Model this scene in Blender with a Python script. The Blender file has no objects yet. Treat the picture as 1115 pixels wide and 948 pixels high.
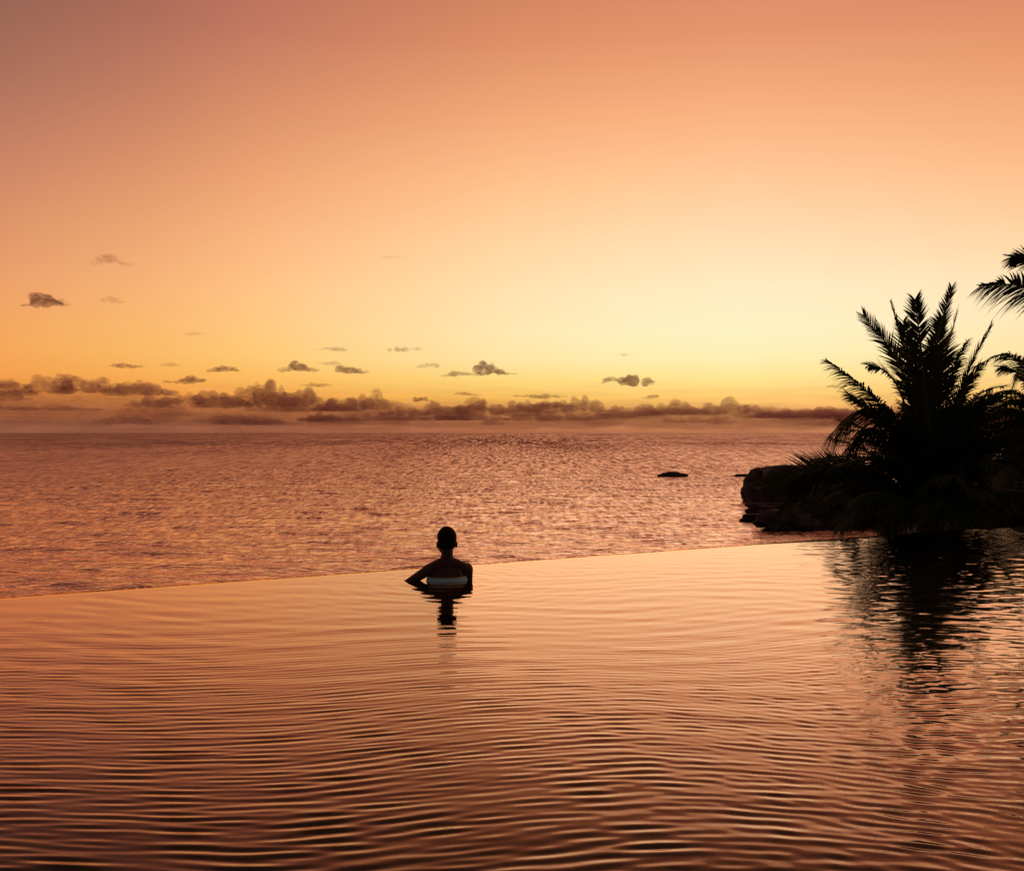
import bpy, bmesh, math, random
import numpy as np
from mathutils import Vector, Matrix, noise as mnoise

rnd = random.Random(11)
nrng = np.random.RandomState(5)
SC = bpy.context.scene
COL = SC.collection
R = math.radians

# ------------------------------------------------------------------ helpers
CAM_H = 1.25            # lens above the pool water
SEA_Z = -6.75           # sea level, 8 m under the lens
HOR = 471.0             # where the horizon runs in the photograph
FPX = 1000.0            # focal length in photograph pixels (1115 wide)

def P(px, py, y):
    """a point of the photograph carried to distance y"""
    return Vector(((px - 557.5) * y / FPX, y, CAM_H + (HOR - py) * y / FPX))

def edge_y(x):          # the infinity edge runs obliquely to the right
    return 8.80 + 0.504 * x

def lin(c):
    c = c / 255.0
    return c / 12.92 if c <= 0.04045 else ((c + 0.055) / 1.055) ** 2.4

def tag(o, label=None, cat=None, group=None, kind=None):
    if label: o['label'] = label
    if cat: o['category'] = cat
    if group: o['group'] = group
    if kind: o['kind'] = kind
    return o

def empty(name, loc=(0, 0, 0)):
    o = bpy.data.objects.new(name, None)
    o.empty_display_size = 0.3
    o.location = loc
    COL.objects.link(o)
    return o

def link_mesh(name, me, mat, parent=None, smooth=True, world_loc=None):
    o = bpy.data.objects.new(name, me)
    COL.objects.link(o)
    if mat is not None:
        me.materials.clear()
        me.materials.append(mat)
    if smooth:
        me.polygons.foreach_set('use_smooth', [True] * len(me.polygons))
    if world_loc is not None:
        o.location = world_loc
    if parent is not None:
        o.parent = parent
    return o

def mesh_from(verts, faces, name='mesh'):
    me = bpy.data.meshes.new(name)
    me.from_pydata([tuple(v) for v in verts], [], faces)
    me.update()
    return me

def grid_mesh(X, Y, Z, name):
    """regular grid from 2-D arrays"""
    n, m = X.shape
    me = bpy.data.meshes.new(name)
    co = np.stack([X, Y, Z], -1).reshape(-1, 3).astype(np.float32)
    i = np.arange(n * m).reshape(n, m)
    q = np.stack([i[:-1, :-1], i[:-1, 1:], i[1:, 1:], i[1:, :-1]], -1).reshape(-1, 4)
    me.vertices.add(len(co)); me.vertices.foreach_set('co', co.ravel())
    me.loops.add(q.size); me.loops.foreach_set('vertex_index', q.ravel().astype(np.int32))
    me.polygons.add(len(q))
    me.polygons.foreach_set('loop_start', (np.arange(len(q)) * 4).astype(np.int32))
    me.polygons.foreach_set('loop_total', np.full(len(q), 4, np.int32))
    me.update(calc_edges=True)
    me.validate()
    return me

def evaluated(me, mods):
    """mesh after a stack of modifiers, as plain mesh data"""
    o = bpy.data.objects.new('tmp', me)
    COL.objects.link(o)
    for t, props in mods:
        m = o.modifiers.new(t, t)
        for k, v in props.items():
            setattr(m, k, v)
    dg = bpy.context.evaluated_depsgraph_get()
    dg.update()
    out = bpy.data.meshes.new_from_object(o.evaluated_get(dg))
    bpy.data.objects.remove(o)
    return out

def mat_new(name):
    m = bpy.data.materials.new(name)
    m.use_nodes = True
    nt = m.node_tree
    nt.nodes.clear()
    out = nt.nodes.new('ShaderNodeOutputMaterial')
    return m, nt, out

def N(nt, t, **kw):
    n = nt.nodes.new(t)
    for k, v in kw.items():
        if hasattr(n, k):
            setattr(n, k, v)
        else:
            n.inputs[k].default_value = v
    return n

def math_node(nt, op, a, b=None, c=None, clamp=False):
    n = nt.nodes.new('ShaderNodeMath')
    n.operation = op
    n.use_clamp = clamp
    for i, v in enumerate((a, b, c)):
        if v is None: continue
        if isinstance(v, (int, float)):
            n.inputs[i].default_value = v
        else:
            nt.links.new(v, n.inputs[i])
    return n.outputs[0]

def simple_mat(name, col1, col2, scale, rough, bump=0.0, spec=0.5, transl=0.0):
    m, nt, out = mat_new(name)
    L = nt.links.new
    tc = N(nt, 'ShaderNodeTexCoord')
    nz = N(nt, 'ShaderNodeTexNoise')
    nz.inputs['Scale'].default_value = scale
    nz.inputs['Detail'].default_value = 6
    L(tc.outputs['Object'], nz.inputs['Vector'])
    cr = N(nt, 'ShaderNodeValToRGB')
    cr.color_ramp.elements[0].position = 0.35
    cr.color_ramp.elements[1].position = 0.68
    cr.color_ramp.elements[0].color = (*col1, 1)
    cr.color_ramp.elements[1].color = (*col2, 1)
    L(nz.outputs['Fac'], cr.inputs['Fac'])
    b = N(nt, 'ShaderNodeBsdfPrincipled')
    b.inputs['Roughness'].default_value = rough
    b.inputs['Specular IOR Level'].default_value = spec
    L(cr.outputs['Color'], b.inputs['Base Color'])
    if bump:
        bp = N(nt, 'ShaderNodeBump')
        bp.inputs['Strength'].default_value = bump
        L(nz.outputs['Fac'], bp.inputs['Height'])
        L(bp.outputs['Normal'], b.inputs['Normal'])
    if transl:
        t = N(nt, 'ShaderNodeBsdfTranslucent')
        L(cr.outputs['Color'], t.inputs['Color'])
        mx = N(nt, 'ShaderNodeMixShader')
        mx.inputs[0].default_value = transl
        L(b.outputs[0], mx.inputs[1]); L(t.outputs[0], mx.inputs[2])
        L(mx.outputs[0], out.inputs['Surface'])
    else:
        L(b.outputs[0], out.inputs['Surface'])
    return m

# ------------------------------------------------------------------ world: dusk sky
SUN_AZ, SUN_EL = 14.0, 4.0
# colour of the clear sky seen in the photograph, by column (x) and row (y)
XS = [5, 280, 560, 830, 1105]
ROWS = {
    5:   [(152, 99, 84), (187, 113, 92), (209, 130, 95), (222, 139, 104), (220, 138, 102)],
    100: [(177, 116, 93), (213, 138, 102), (240, 158, 112), (246, 169, 121), (242, 165, 116)],
    200: [(211, 138, 104), (241, 165, 116), (254, 193, 140), (255, 201, 155), (255, 194, 143)],
    300: [(236, 160, 106), (255, 193, 133), (255, 221, 172), (255, 230, 190), (255, 226, 182)],
    350: [(244, 167, 97), (255, 200, 130), (255, 230, 180), (255, 238, 198), (255, 231, 184)],
    385: [(246, 168, 87), (253, 201, 118), (254, 230, 172), (255, 236, 182), (255, 226, 168)],
    410: [(242, 158, 76), (253, 188, 95), (253, 218, 130), (255, 226, 148), (252, 212, 136)],
    428: [(230, 140, 68), (246, 166, 76), (250, 196, 96), (253, 206, 114), (244, 190, 110)],
    446: [(186, 110, 66), (205, 126, 70), (222, 148, 82), (226, 158, 92), (215, 148, 90)],
    460: [(150, 92, 66), (160, 96, 66), (184, 114, 74), (194, 124, 82), (186, 120, 84)],
    471: [(140, 85, 64), (146, 86, 64), (170, 102, 72), (180, 112, 78), (174, 110, 80)],
}

def build_world():
    w = bpy.data.worlds.new('World')
    SC.world = w
    w.use_nodes = True
    nt = w.node_tree
    nt.nodes.clear()
    L = nt.links.new
    out = N(nt, 'ShaderNodeOutputWorld')
    tc = N(nt, 'ShaderNodeTexCoord')
    sep = N(nt, 'ShaderNodeSeparateXYZ')
    L(tc.outputs['Generated'], sep.inputs[0])
    el = math_node(nt, 'ARCSINE', math_node(nt, 'MINIMUM', math_node(nt, 'MAXIMUM', sep.outputs['Z'], -1.0), 1.0))
    eld = math_node(nt, 'MULTIPLY', el, 180 / math.pi)
    # 0..1 along the ramp: sqrt so the low sky gets most of the stops
    fac = math_node(nt, 'SQRT', math_node(nt, 'DIVIDE', math_node(nt, 'MAXIMUM', eld, 0.0), 90.0), clamp=True)
    az = math_node(nt, 'MULTIPLY', math_node(nt, 'ARCTAN2', sep.outputs['X'], sep.outputs['Y']), 180 / math.pi)

    # table: azimuth columns, colours against elevation
    cols = {}
    for i, x in enumerate(XS):
        a = math.degrees(math.atan((x - 557.5) / FPX))
        pts = []
        for y, row in ROWS.items():
            e = math.degrees(math.atan((HOR - y) / math.hypot(FPX, x - 557.5)))
            pts.append((e, np.array([lin(c) for c in row[i]])))
        pts.sort(key=lambda p: p[0])
        top = pts[-1][1]
        pts.append((33, top * np.array([.72, .68, .66])))
        pts.append((45, top * np.array([.42, .36, .36])))
        pts.append((65, top * np.array([.20, .17, .20])))
        pts.append((90, np.array([.055, .040, .045])))
        cols[a] = pts
    def back(e):
        f = min(e / 60.0, 1)
        return np.array([.060, .042, .044]) * (1 - f) + np.array([.055, .040, .045]) * f
    AZ = sorted(cols)
    a0, a1 = AZ[0], AZ[-1]
    def colour(a, e):
        def colv(k):
            es = [p[0] for p in cols[k]]
            return np.array([np.interp(e, es, [p[1][c] for p in cols[k]]) for c in range(3)])
        if a <= a0 or a >= a1:
            edge = colv(a0 if a <= a0 else a1)
            d = abs(a - (a0 if a <= a0 else a1)) / 85.0
            f = max(0.0, 1 - d); f = f * f * (3 - 2 * f)
            return edge * f + back(e) * (1 - f)
        vals = [colv(k) for k in AZ]
        # smooth (Catmull-Rom like) interpolation in azimuth
        i = max(0, min(len(AZ) - 2, int(np.searchsorted(AZ, a) - 1)))
        t = (a - AZ[i]) / (AZ[i + 1] - AZ[i])
        p0 = vals[max(i - 1, 0)]; p1 = vals[i]; p2 = vals[i + 1]; p3 = vals[min(i + 2, len(AZ) - 1)]
        v = p1 + 0.5 * t * (p2 - p0 + t * (2 * p0 - 5 * p1 + 4 * p2 - p3 + t * (3 * (p1 - p2) + p3 - p0)))
        return np.maximum(v, 0)
    stops_e = [0, .6, 1.3, 2.2, 3.3, 4.6, 6.2, 8.5, 11.5, 15, 19, 23, 27, 33, 40, 50, 65, 90]
    az_list = [-180, -114, -85, -57, -40, -29, -22, -15.5, -8, 0, 7, 14, 21, 29, 40, 57, 85, 114, 180]
    prev = None
    for k, a in enumerate(az_list):
        rp = N(nt, 'ShaderNodeValToRGB')
        cr = rp.color_ramp
        cr.interpolation = 'LINEAR'
        while len(cr.elements) < len(stops_e):
            cr.elements.new(0.5)
        for el_, e in zip(cr.elements, stops_e):
            el_.position = math.sqrt(e / 90.0)
        for el_, e in zip(cr.elements, stops_e):
            el_.color = (*colour(a, e), 1)
        L(fac, rp.inputs['Fac'])
        if prev is None:
            prev = rp.outputs['Color']
        else:
            t = N(nt, 'ShaderNodeMapRange')
            t.inputs['From Min'].default_value = az_list[k - 1]
            t.inputs['From Max'].default_value = a
            L(az, t.inputs['Value'])
            mx = N(nt, 'ShaderNodeMix')
            mx.data_type = 'RGBA'
            L(t.outputs[0], mx.inputs['Factor'])
            L(prev, mx.inputs['A']); L(rp.outputs['Color'], mx.inputs['B'])
            prev = mx.outputs['Result']
    # thin far stratus streaks: slow variation of the low sky in direction space
    mp = N(nt, 'ShaderNodeMapping')
    mp.inputs['Scale'].default_value = (7, 7, 90)
    L(tc.outputs['Generated'], mp.inputs['Vector'])
    nz = N(nt, 'ShaderNodeTexNoise')
    nz.inputs['Scale'].default_value = 1.6
    nz.inputs['Detail'].default_value = 7
    nz.inputs['Roughness'].default_value = .55
    L(mp.outputs[0], nz.inputs['Vector'])
    low = N(nt, 'ShaderNodeMapRange')
    low.inputs['From Min'].default_value = 3.4
    low.inputs['From Max'].default_value = 1.2
    L(eld, low.inputs['Value'])
    dv = math_node(nt, 'MULTIPLY', math_node(nt, 'SUBTRACT', nz.outputs['Fac'], 0.5), 0.9)
    mul = math_node(nt, 'ADD', math_node(nt, 'MULTIPLY', dv, low.outputs[0]), 1.0)
    vm = N(nt, 'ShaderNodeVectorMath', operation='SCALE')
    L(prev, vm.inputs[0]); L(mul, vm.inputs['Scale'])
    bg = N(nt, 'ShaderNodeBackground')
    bg.inputs['Strength'].default_value = 1.0
    L(vm.outputs[0], bg.inputs['Color'])
    # physical dusk sky on top of it, very weak
    sk = N(nt, 'ShaderNodeTexSky')
    sk.sky_type = 'NISHITA'
    sk.sun_disc = False
    sk.sun_elevation = R(SUN_EL)
    sk.sun_rotation = R(SUN_AZ)
    sk.dust_density = 4
    bg2 = N(nt, 'ShaderNodeBackground')
    bg2.inputs['Strength'].default_value = 0.0015
    L(sk.outputs[0], bg2.inputs['Color'])
    ad = N(nt, 'ShaderNodeAddShader')
    L(bg.outputs[0], ad.inputs[0]); L(bg2.outputs[0], ad.inputs[1])
    L(ad.outputs[0], out.inputs['Surface'])

build_world()

sun_d = bpy.data.lights.new('sun', 'SUN')
sun_d.energy = 0.13
sun_d.angle = R(38)
sun_d.color = (1.0, 0.64, 0.36)
sun = bpy.data.objects.new('sun', sun_d)
COL.objects.link(sun)
dirv = Vector((math.sin(R(SUN_AZ)) * math.cos(R(SUN_EL)), math.cos(R(SUN_AZ)) * math.cos(R(SUN_EL)), math.sin(R(SUN_EL))))
sun.rotation_euler = dirv.to_track_quat('Z', 'Y').to_euler()
sun.location = dirv * 60

# ------------------------------------------------------------------ camera
cd = bpy.data.cameras.new('camera')
cd.sensor_width = 36
cd.lens = 36 * FPX / 1115
cd.clip_start = 0.05
cd.clip_end = 60000
cam = bpy.data.objects.new('camera', cd)
cam.location = (0, 0, CAM_H)
cam.rotation_euler = (R(90) - math.atan((474 - HOR) / FPX), 0, 0)
COL.objects.link(cam)
SC.camera = cam

# ------------------------------------------------------------------ materials
M_FROND = simple_mat('palm_leaf', (.040, .055, .020), (.060, .080, .030), 6, .75, spec=.1, transl=.12)
M_RACHIS = simple_mat('palm_rachis', (.09, .07, .035), (.13, .10, .05), 9, .6, spec=.2)
M_TRUNK = simple_mat('palm_bark', (.06, .05, .04), (.14, .11, .09), 14, .9, bump=.6, spec=.2)
M_SHRUB = simple_mat('shrub_leaf', (.035, .050, .020), (.060, .080, .030), 5, .75, spec=.1, transl=.1)
M_ROCK = simple_mat('wet_granite', (.045, .038, .034), (.10, .085, .075), 1.4, .85, bump=.6, spec=.2)
M_SOIL = simple_mat('dark_soil', (.04, .035, .025), (.09, .075, .05), .8, .95, bump=.4, spec=.2)
M_WALL = simple_mat('dark_pool_stone', (.010, .013, .013), (.018, .022, .022), 8, .5, bump=.2)
M_DECK = simple_mat('deck_stone', (.16, .14, .12), (.26, .23, .20), 5, .7, bump=.2)
M_SKIN = simple_mat('brown_skin', (.085, .045, .030), (.11, .060, .040), 12, .55, spec=.35)
M_HAIR = simple_mat('black_hair', (.010, .008, .007), (.018, .014, .012), 120, .8, bump=.4, spec=.2)
M_SUIT = simple_mat('pale_blue_fabric', (.50, .86, .92), (.58, .90, .95), 60, .8, spec=.2)
M_TRIM = simple_mat('yellow_green_fabric', (.55, .48, .12), (.62, .55, .16), 60, .8, spec=.2)

def water_surface(nt, normal, power, tint, rough, floor=0.0, span=None):
    """mirror layer that strengthens towards grazing view; input 1 is the body of the water"""
    L = nt.links.new
    lw = N(nt, 'ShaderNodeLayerWeight')
    lw.inputs['Blend'].default_value = .5
    L(normal, lw.inputs['Normal'])
    f = math_node(nt, 'MULTIPLY', math_node(nt, 'SUBTRACT', lw.outputs['Facing'], floor), 1 / (span or 1 - floor), clamp=True)
    f = math_node(nt, 'POWER', f, power)
    f = math_node(nt, 'MULTIPLY_ADD', f, .98, .02, clamp=True)
    gl = N(nt, 'ShaderNodeBsdfGlossy')
    gl.inputs['Color'].default_value = (*tint, 1)
    gl.inputs['Roughness'].default_value = rough
    L(normal, gl.inputs['Normal'])
    mx = N(nt, 'ShaderNodeMixShader')
    L(f, mx.inputs[0]); L(gl.outputs[0], mx.inputs[2])
    return mx

def water_mats():
    # pool: clear refracting water over the dark basin
    m, nt, out = mat_new('pool_water')
    L = nt.links.new
    geo = N(nt, 'ShaderNodeNewGeometry')
    mp = N(nt, 'ShaderNodeMapping')
    mp.inputs['Scale'].default_value = (1.0, 2.6, 1)
    L(geo.outputs['Position'], mp.inputs['Vector'])
    nz = N(nt, 'ShaderNodeTexNoise')
    nz.inputs['Scale'].default_value = 9
    nz.inputs['Detail'].default_value = 3
    nz.inputs['Roughness'].default_value = .45
    L(mp.outputs[0], nz.inputs['Vector'])
    bp = N(nt, 'ShaderNodeBump')
    bp.inputs['Strength'].default_value = 1.0
    bp.inputs['Distance'].default_value = 0.0005
    L(nz.outputs['Fac'], bp.inputs['Height'])
    surf = water_surface(nt, bp.outputs[0], 1.5, (1.0, .70, .58), 0.0, .465, .49)
    rf = N(nt, 'ShaderNodeBsdfRefraction')
    rf.inputs['IOR'].default_value = 1.33
    rf.inputs['Roughness'].default_value = 0.0
    rf.inputs['Color'].default_value = (.80, .90, .88, 1)
    L(bp.outputs[0], rf.inputs['Normal'])
    L(rf.outputs[0], surf.inputs[1])
    L(surf.outputs[0], out.inputs['Surface'])
    pool = m
    # sea: dark water, wind ripples as bump on top of the modelled swell
    m, nt, out = mat_new('sea_water')
    L = nt.links.new
    geo = N(nt, 'ShaderNodeNewGeometry')
    def nlayer(sx, sy, scale, detail, rough, dist):
        mp = N(nt, 'ShaderNodeMapping')
        mp.inputs['Scale'].default_value = (sx, sy, 1)
        mp.inputs['Rotation'].default_value = (0, 0, R(rnd.uniform(-12, 12)))
        L(geo.outputs['Position'], mp.inputs['Vector'])
        nz = N(nt, 'ShaderNodeTexNoise')
        nz.inputs['Scale'].default_value = scale
        nz.inputs['Detail'].default_value = detail
        nz.inputs['Roughness'].default_value = rough
        nz.inputs['Distortion'].default_value = .25
        L(mp.outputs[0], nz.inputs['Vector'])
        return math_node(nt, 'MULTIPLY', nz.outputs['Fac'], dist)
    h = math_node(nt, 'ADD', nlayer(.5, 1.0, 1.1, 3, .55, .20), nlayer(.5, 1.0, 3.6, 3, .5, .070))
    h = math_node(nt, 'ADD', h, nlayer(.4, 1.0, .22, 2, .5, .38))
    h = math_node(nt, 'ADD', h, nlayer(.45, 1.0, 8.0, 2, .5, .026))
    bp = N(nt, 'ShaderNodeBump')
    bp.inputs['Strength'].default_value = 1.0
    bp.inputs['Distance'].default_value = 1.0
    L(h, bp.inputs['Height'])
    # gusts and wave groups: patches where the facets lean more or less
    sp = N(nt, 'ShaderNodeSeparateXYZ')
    L(geo.outputs['Position'], sp.inputs[0])
    def ramp(a, b, lo, hi):
        mr = N(nt, 'ShaderNodeMapRange')
        mr.interpolation_type = 'SMOOTHSTEP'
        mr.inputs['From Min'].default_value = a
        mr.inputs['From Max'].default_value = b
        mr.inputs['To Min'].default_value = lo
        mr.inputs['To Max'].default_value = hi
        L(sp.outputs['Y'], mr.inputs['Value'])
        return mr.outputs[0]
    def gust(w, d, amp, a, b):
        mp = N(nt, 'ShaderNodeMapping')
        mp.inputs['Scale'].default_value = (1 / w, 1 / d, 1)
        L(geo.outputs['Position'], mp.inputs['Vector'])
        nz = N(nt, 'ShaderNodeTexNoise')
        nz.inputs['Scale'].default_value = 1
        nz.inputs['Detail'].default_value = 2
        nz.inputs['Roughness'].default_value = .6
        L(mp.outputs[0], nz.inputs['Vector'])
        return math_node(nt, 'MULTIPLY', math_node(nt, 'SUBTRACT', nz.outputs['Fac'], .5), ramp(a, b, 0, amp))
    t = math_node(nt, 'ADD', gust(.5, 2.5, .70, 30, 90), gust(1.2, 12, 1.1, 120, 260))
    t = math_node(nt, 'ADD', t, gust(3, 90, 1.2, 350, 900))
    t = math_node(nt, 'ADD', t, gust(9, 800, 1.2, 1200, 3000))
    t = math_node(nt, 'ADD', t, gust(60, 300, .25, 60, 300))
    # far water is darkened by leaning its shading normals shoreward with distance
    lean = math_node(nt, 'ADD', ramp(35, 170, .03, .19), ramp(120, 700, 0, .15))
    t = math_node(nt, 'SUBTRACT', math_node(nt, 'MULTIPLY', lean, -1.0), t)
    cb = N(nt, 'ShaderNodeCombineXYZ')
    L(t, cb.inputs['Y'])
    va = N(nt, 'ShaderNodeVectorMath', operation='ADD')
    L(bp.outputs[0], va.inputs[0]); L(cb.outputs[0], va.inputs[1])
    vn = N(nt, 'ShaderNodeVectorMath', operation='NORMALIZE')
    L(va.outputs[0], vn.inputs[0])
    surf = water_surface(nt, vn.outputs[0], 1.3, (1.0, .73, .69), .03, .22)
    b = N(nt, 'ShaderNodeBsdfDiffuse')
    b.inputs['Color'].default_value = (.022, .014, .012, 1)
    L(b.outputs[0], surf.inputs[1])
    L(surf.outputs[0], out.inputs['Surface'])
    return pool, m
M_POOL, M_SEA = water_mats()

# ------------------------------------------------------------------ sea
def build_sea():
    # fan of rows from the shore out past the horizon
    ys = [16.0]
    while ys[-1] < 240: ys.append(ys[-1] * 1.0075 + .02)
    while ys[-1] < 22000: ys.append(ys[-1] * 1.06)
    ys = np.array(ys)
    az = np.radians(np.concatenate([np.linspace(-86, -45, 30)[:-1], np.linspace(-45, 45, 560), np.linspace(45, 86, 30)[1:]]))
    Rr, A = np.meshgrid(ys, az, indexing='ij')
    X = Rr * np.sin(A); Y = Rr * np.cos(A)
    Z = np.full_like(X, SEA_Z)
    fade = np.clip(1 - (Rr - 140) / 120, 0, 1)
    for i in range(26):
        wl = float(np.exp(nrng.uniform(np.log(.9), np.log(7))))
        th = nrng.normal(0, .42)
        k = 2 * np.pi / wl
        Z += fade * .0080 * wl ** .9 * np.sin(k * (X * np.sin(th) - Y * np.cos(th)) + nrng.uniform(0, 7)) / 1.6
    me = grid_mesh(X, Y, Z, 'sea')
    tag(link_mesh('sea', me, M_SEA), kind='structure')
build_sea()

# ------------------------------------------------------------------ pool
PX0, PX1, PY0 = -6.5, 13.0, 1.25
def pool_height(X, Y):
    r = np.random.RandomState(23)
    H = np.zeros_like(X)
    def smooth(a, b, v):
        t = np.clip((v - a) / (b - a), 0, 1)
        return t * t * (3 - 2 * t)
    near = smooth(7.5, 2.5, Y) ** 1.3
    mid = smooth(9.0, 4.0, Y)
    # slow warp bends the crests
    wx = .20 * np.sin(.9 * X + .5 * Y + 1.0) + .12 * np.sin(1.7 * X - .8 * Y + 2.2)
    wy = .16 * np.sin(.7 * X - .6 * Y) + .08 * np.sin(2.3 * X + .9 * Y + .7)
    Xw, Yw = X + wx, Y + wy
    def patch(seed, s=1.0):
        q = np.random.RandomState(seed)
        v = np.zeros_like(X)
        for _ in range(5):
            a, b, p = q.normal(0, .9 * s), q.normal(0, 1.3 * s), q.uniform(0, 7)
            v += np.sin(a * X + b * Y + p)
        return .55 + .45 * np.tanh(v * .8)
    # trains of short ripples running away from the camera
    for i in range(22):
        wl = r.uniform(.038, .082)
        th = r.normal(0.0, .15)
        k = 2 * np.pi / wl
        H += near * (.35 + .65 * patch(100 + i, .8)) * .034 * wl / (2 * np.pi) * np.sin(k * (Xw * np.sin(th) + Yw * np.cos(th)) + r.uniform(0, 7))
    # rings that spread to the right
    for i, (cx, cy) in enumerate([(-.5, .5), (-.3, .2), (-.9, .9)]):
        d = np.hypot(Xw - cx, Yw - cy)
        for j in range(3):
            wl = r.uniform(.050, .085)
            H += smooth(-.4, 1.6, X) * smooth(6.5, 2.6, Y) * patch(200 + 5 * i + j) * .034 * wl / (2 * np.pi) * np.sin(2 * np.pi / wl * d + r.uniform(0, 7))
    # longer, low undulation over the whole pool
    for i in range(12):
        wl = r.uniform(.14, .45)
        th = r.normal(0.05, .22)
        k = 2 * np.pi / wl
        H += (.35 + .65 * mid) * (1 - .6 * near) * patch(300 + i, .6) * .016 * wl / (2 * np.pi) * np.sin(k * (Xw * np.sin(th) + Yw * np.cos(th)) + r.uniform(0, 7))
    # small rings spreading from the swimmer
    dp = np.hypot(X + .55, Y - 7.75)
    H += .0011 * np.exp(-dp / .9) * np.sin(2 * np.pi * dp / .16)
    # confused chop on the right, under the palms
    right = smooth(1.6, 4.2, X - .18 * (Y - 6)) * (.35 + .65 * smooth(3.0, 6.0, Y))
    for i in range(24):
        wl = r.uniform(.07, .24)
        th = r.normal(.1, .75)
        k = 2 * np.pi / wl
        H += right * patch(400 + i, 1.5) * .017 * wl / (2 * np.pi) * np.sin(k * (X * np.sin(th) + Y * np.cos(th)) + r.uniform(0, 7))
    return H

def build_pool():
    xs = np.concatenate([np.linspace(PX0, -3.2, 40)[:-1], np.linspace(-3.2, 4.2, 520)[:-1], np.linspace(4.2, 8.2, 280)[:-1], np.linspace(8.2, PX1, 60)])
    s = np.linspace(0, 1, 860)
    s = .45 * s + .55 * s ** 2
    S, X = np.meshgrid(s, xs, indexing='ij')
    E = 8.80 + .504 * X
    Y = PY0 + S * (E - PY0)
    H = pool_height(X, Y)
    # lip of water running over the edge
    d = (E - Y) * .893
    H = H * np.clip(d / .25, 0, 1)
    rows = []
    nx, ny = -.504 * .893, .893
    for off, dz in ((.10, -.004), (.19, -.012), (.225, -.03), (.24, -.09), (.246, -.4)):
        rows.append((X[-1] + nx * off, Y[-1] + ny * off, np.full(X.shape[1], dz)))
    X = np.vstack([X] + [q[0] for q in rows]); Y = np.vstack([Y] + [q[1] for q in rows]); H = np.vstack([H] + [q[2] for q in rows])
    me = grid_mesh(X, Y, H, 'pool_water')
    tag(link_mesh('pool_water', me, M_POOL), kind='structure')
    # basin floor and side walls under the water
    D = -1.22
    c = [(PX0, PY0), (PX1, PY0), (PX1, edge_y(PX1)), (PX0, edge_y(PX0))]
    tag(link_mesh('pool_floor', mesh_from([(x, y, D) for x, y in c], [(0, 1, 2, 3)]), M_WALL, smooth=False), kind='structure')
    v = []; f = []
    for a, b in ((c[3], c[0]), (c[0], c[1]), (c[1], c[2])):
        i = len(v)
        v += [(*a, D), (*b, D), (*b, .05), (*a, .05)]
        f.append((i, i + 1, i + 2, i + 3))
    tag(link_mesh('pool_basin', mesh_from(v, f), M_WALL, smooth=False), kind='structure')
    # overflow wall of the infinity edge, its top just under the film of water
    bm = bmesh.new()
    n = Vector((-.504, 1, 0)).normalized()
    a = Vector((PX0, edge_y(PX0), 0)); b = Vector((PX1, edge_y(PX1), 0))
    prof = [(0.0, D), (0.0, -.030), (.02, -.022), (.17, -.022), (.20, -.045), (.20, -3.2)]
    va = [bm.verts.new(a + n * o + Vector((0, 0, z))) for o, z in prof]
    vb = [bm.verts.new(b + n * o + Vector((0, 0, z))) for o, z in prof]
    for i in range(len(prof) - 1):
        bm.faces.new((va[i], vb[i], vb[i + 1], va[i + 1]))
    me = bpy.data.meshes.new('pool_wall'); bm.to_mesh(me); bm.free()
    w = link_mesh('overflow_wall', me, M_WALL, smooth=False)
    tag(w, 'low dark stone overflow wall along the infinity edge of the pool', 'wall')
    # deck the photographer stands on
    bm = bmesh.new()
    bmesh.ops.create_cube(bm, size=1)
    for vv in bm.verts:
        vv.co = Vector((3.25 + vv.co.x * 24, -2.0 + vv.co.y * 6.48, -.25 + vv.co.z * .62))
    me = bpy.data.meshes.new('pool_deck'); bm.to_mesh(me); bm.free()
    tag(link_mesh('pool_deck', me, M_DECK, smooth=False), kind='structure')
build_pool()

# ------------------------------------------------------------------ terrain below the edge
def fbm(x, y, s, oct=4):
    return mnoise.fractal(Vector((x * s, y * s, 3.7)), 1.0, 2.0, oct)

def ground_z(x, y):
    d = (y - edge_y(x)) * .893                     # metres beyond the edge
    base = -2.6 - max(0, d - 1) * .45
    # terrace for the palms on the right
    t = 1 / (1 + math.exp(-(x - 4.6) * 1.6))
    t *= 1 / (1 + math.exp((y - 22) * .5))
    z = base * (1 - t) + (-1.25 - .05 * d) * t
    # headland to the right, further away
    hx = 1 / (1 + math.exp(-(x - (11 + .27 * (y - 20))) * .45))
    hy = 1 / (1 + math.exp(-(y - 20) * .6)) / (1 + math.exp((y - 78) * .2))
    h = hx * hy
    z = z * (1 - h) + (-2.0 - .02 * (y - 20) + 1.5 * min(1, max(0, x - 14) / 20)) * h
    return max(z, SEA_Z - 2.5) + .25 * fbm(x, y, .45)

def build_terrain():
    xs = np.linspace(-26, 70, 190)
    ys = np.linspace(2.5, 100, 220)
    Y, X = np.meshgrid(ys, xs, indexing='ij')
    Z = np.zeros_like(X)
    for i in range(X.shape[0]):
        for j in range(X.shape[1]):
            x, y = X[i, j], Y[i, j]
            z = ground_z(x, y)
            if y < edge_y(x) + .6: z = min(z, -2.9)
            Z[i, j] = z
    tag(link_mesh('ground', grid_mesh(X, Y, Z, 'ground'), M_SOIL), kind='structure')
build_terrain()

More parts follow.
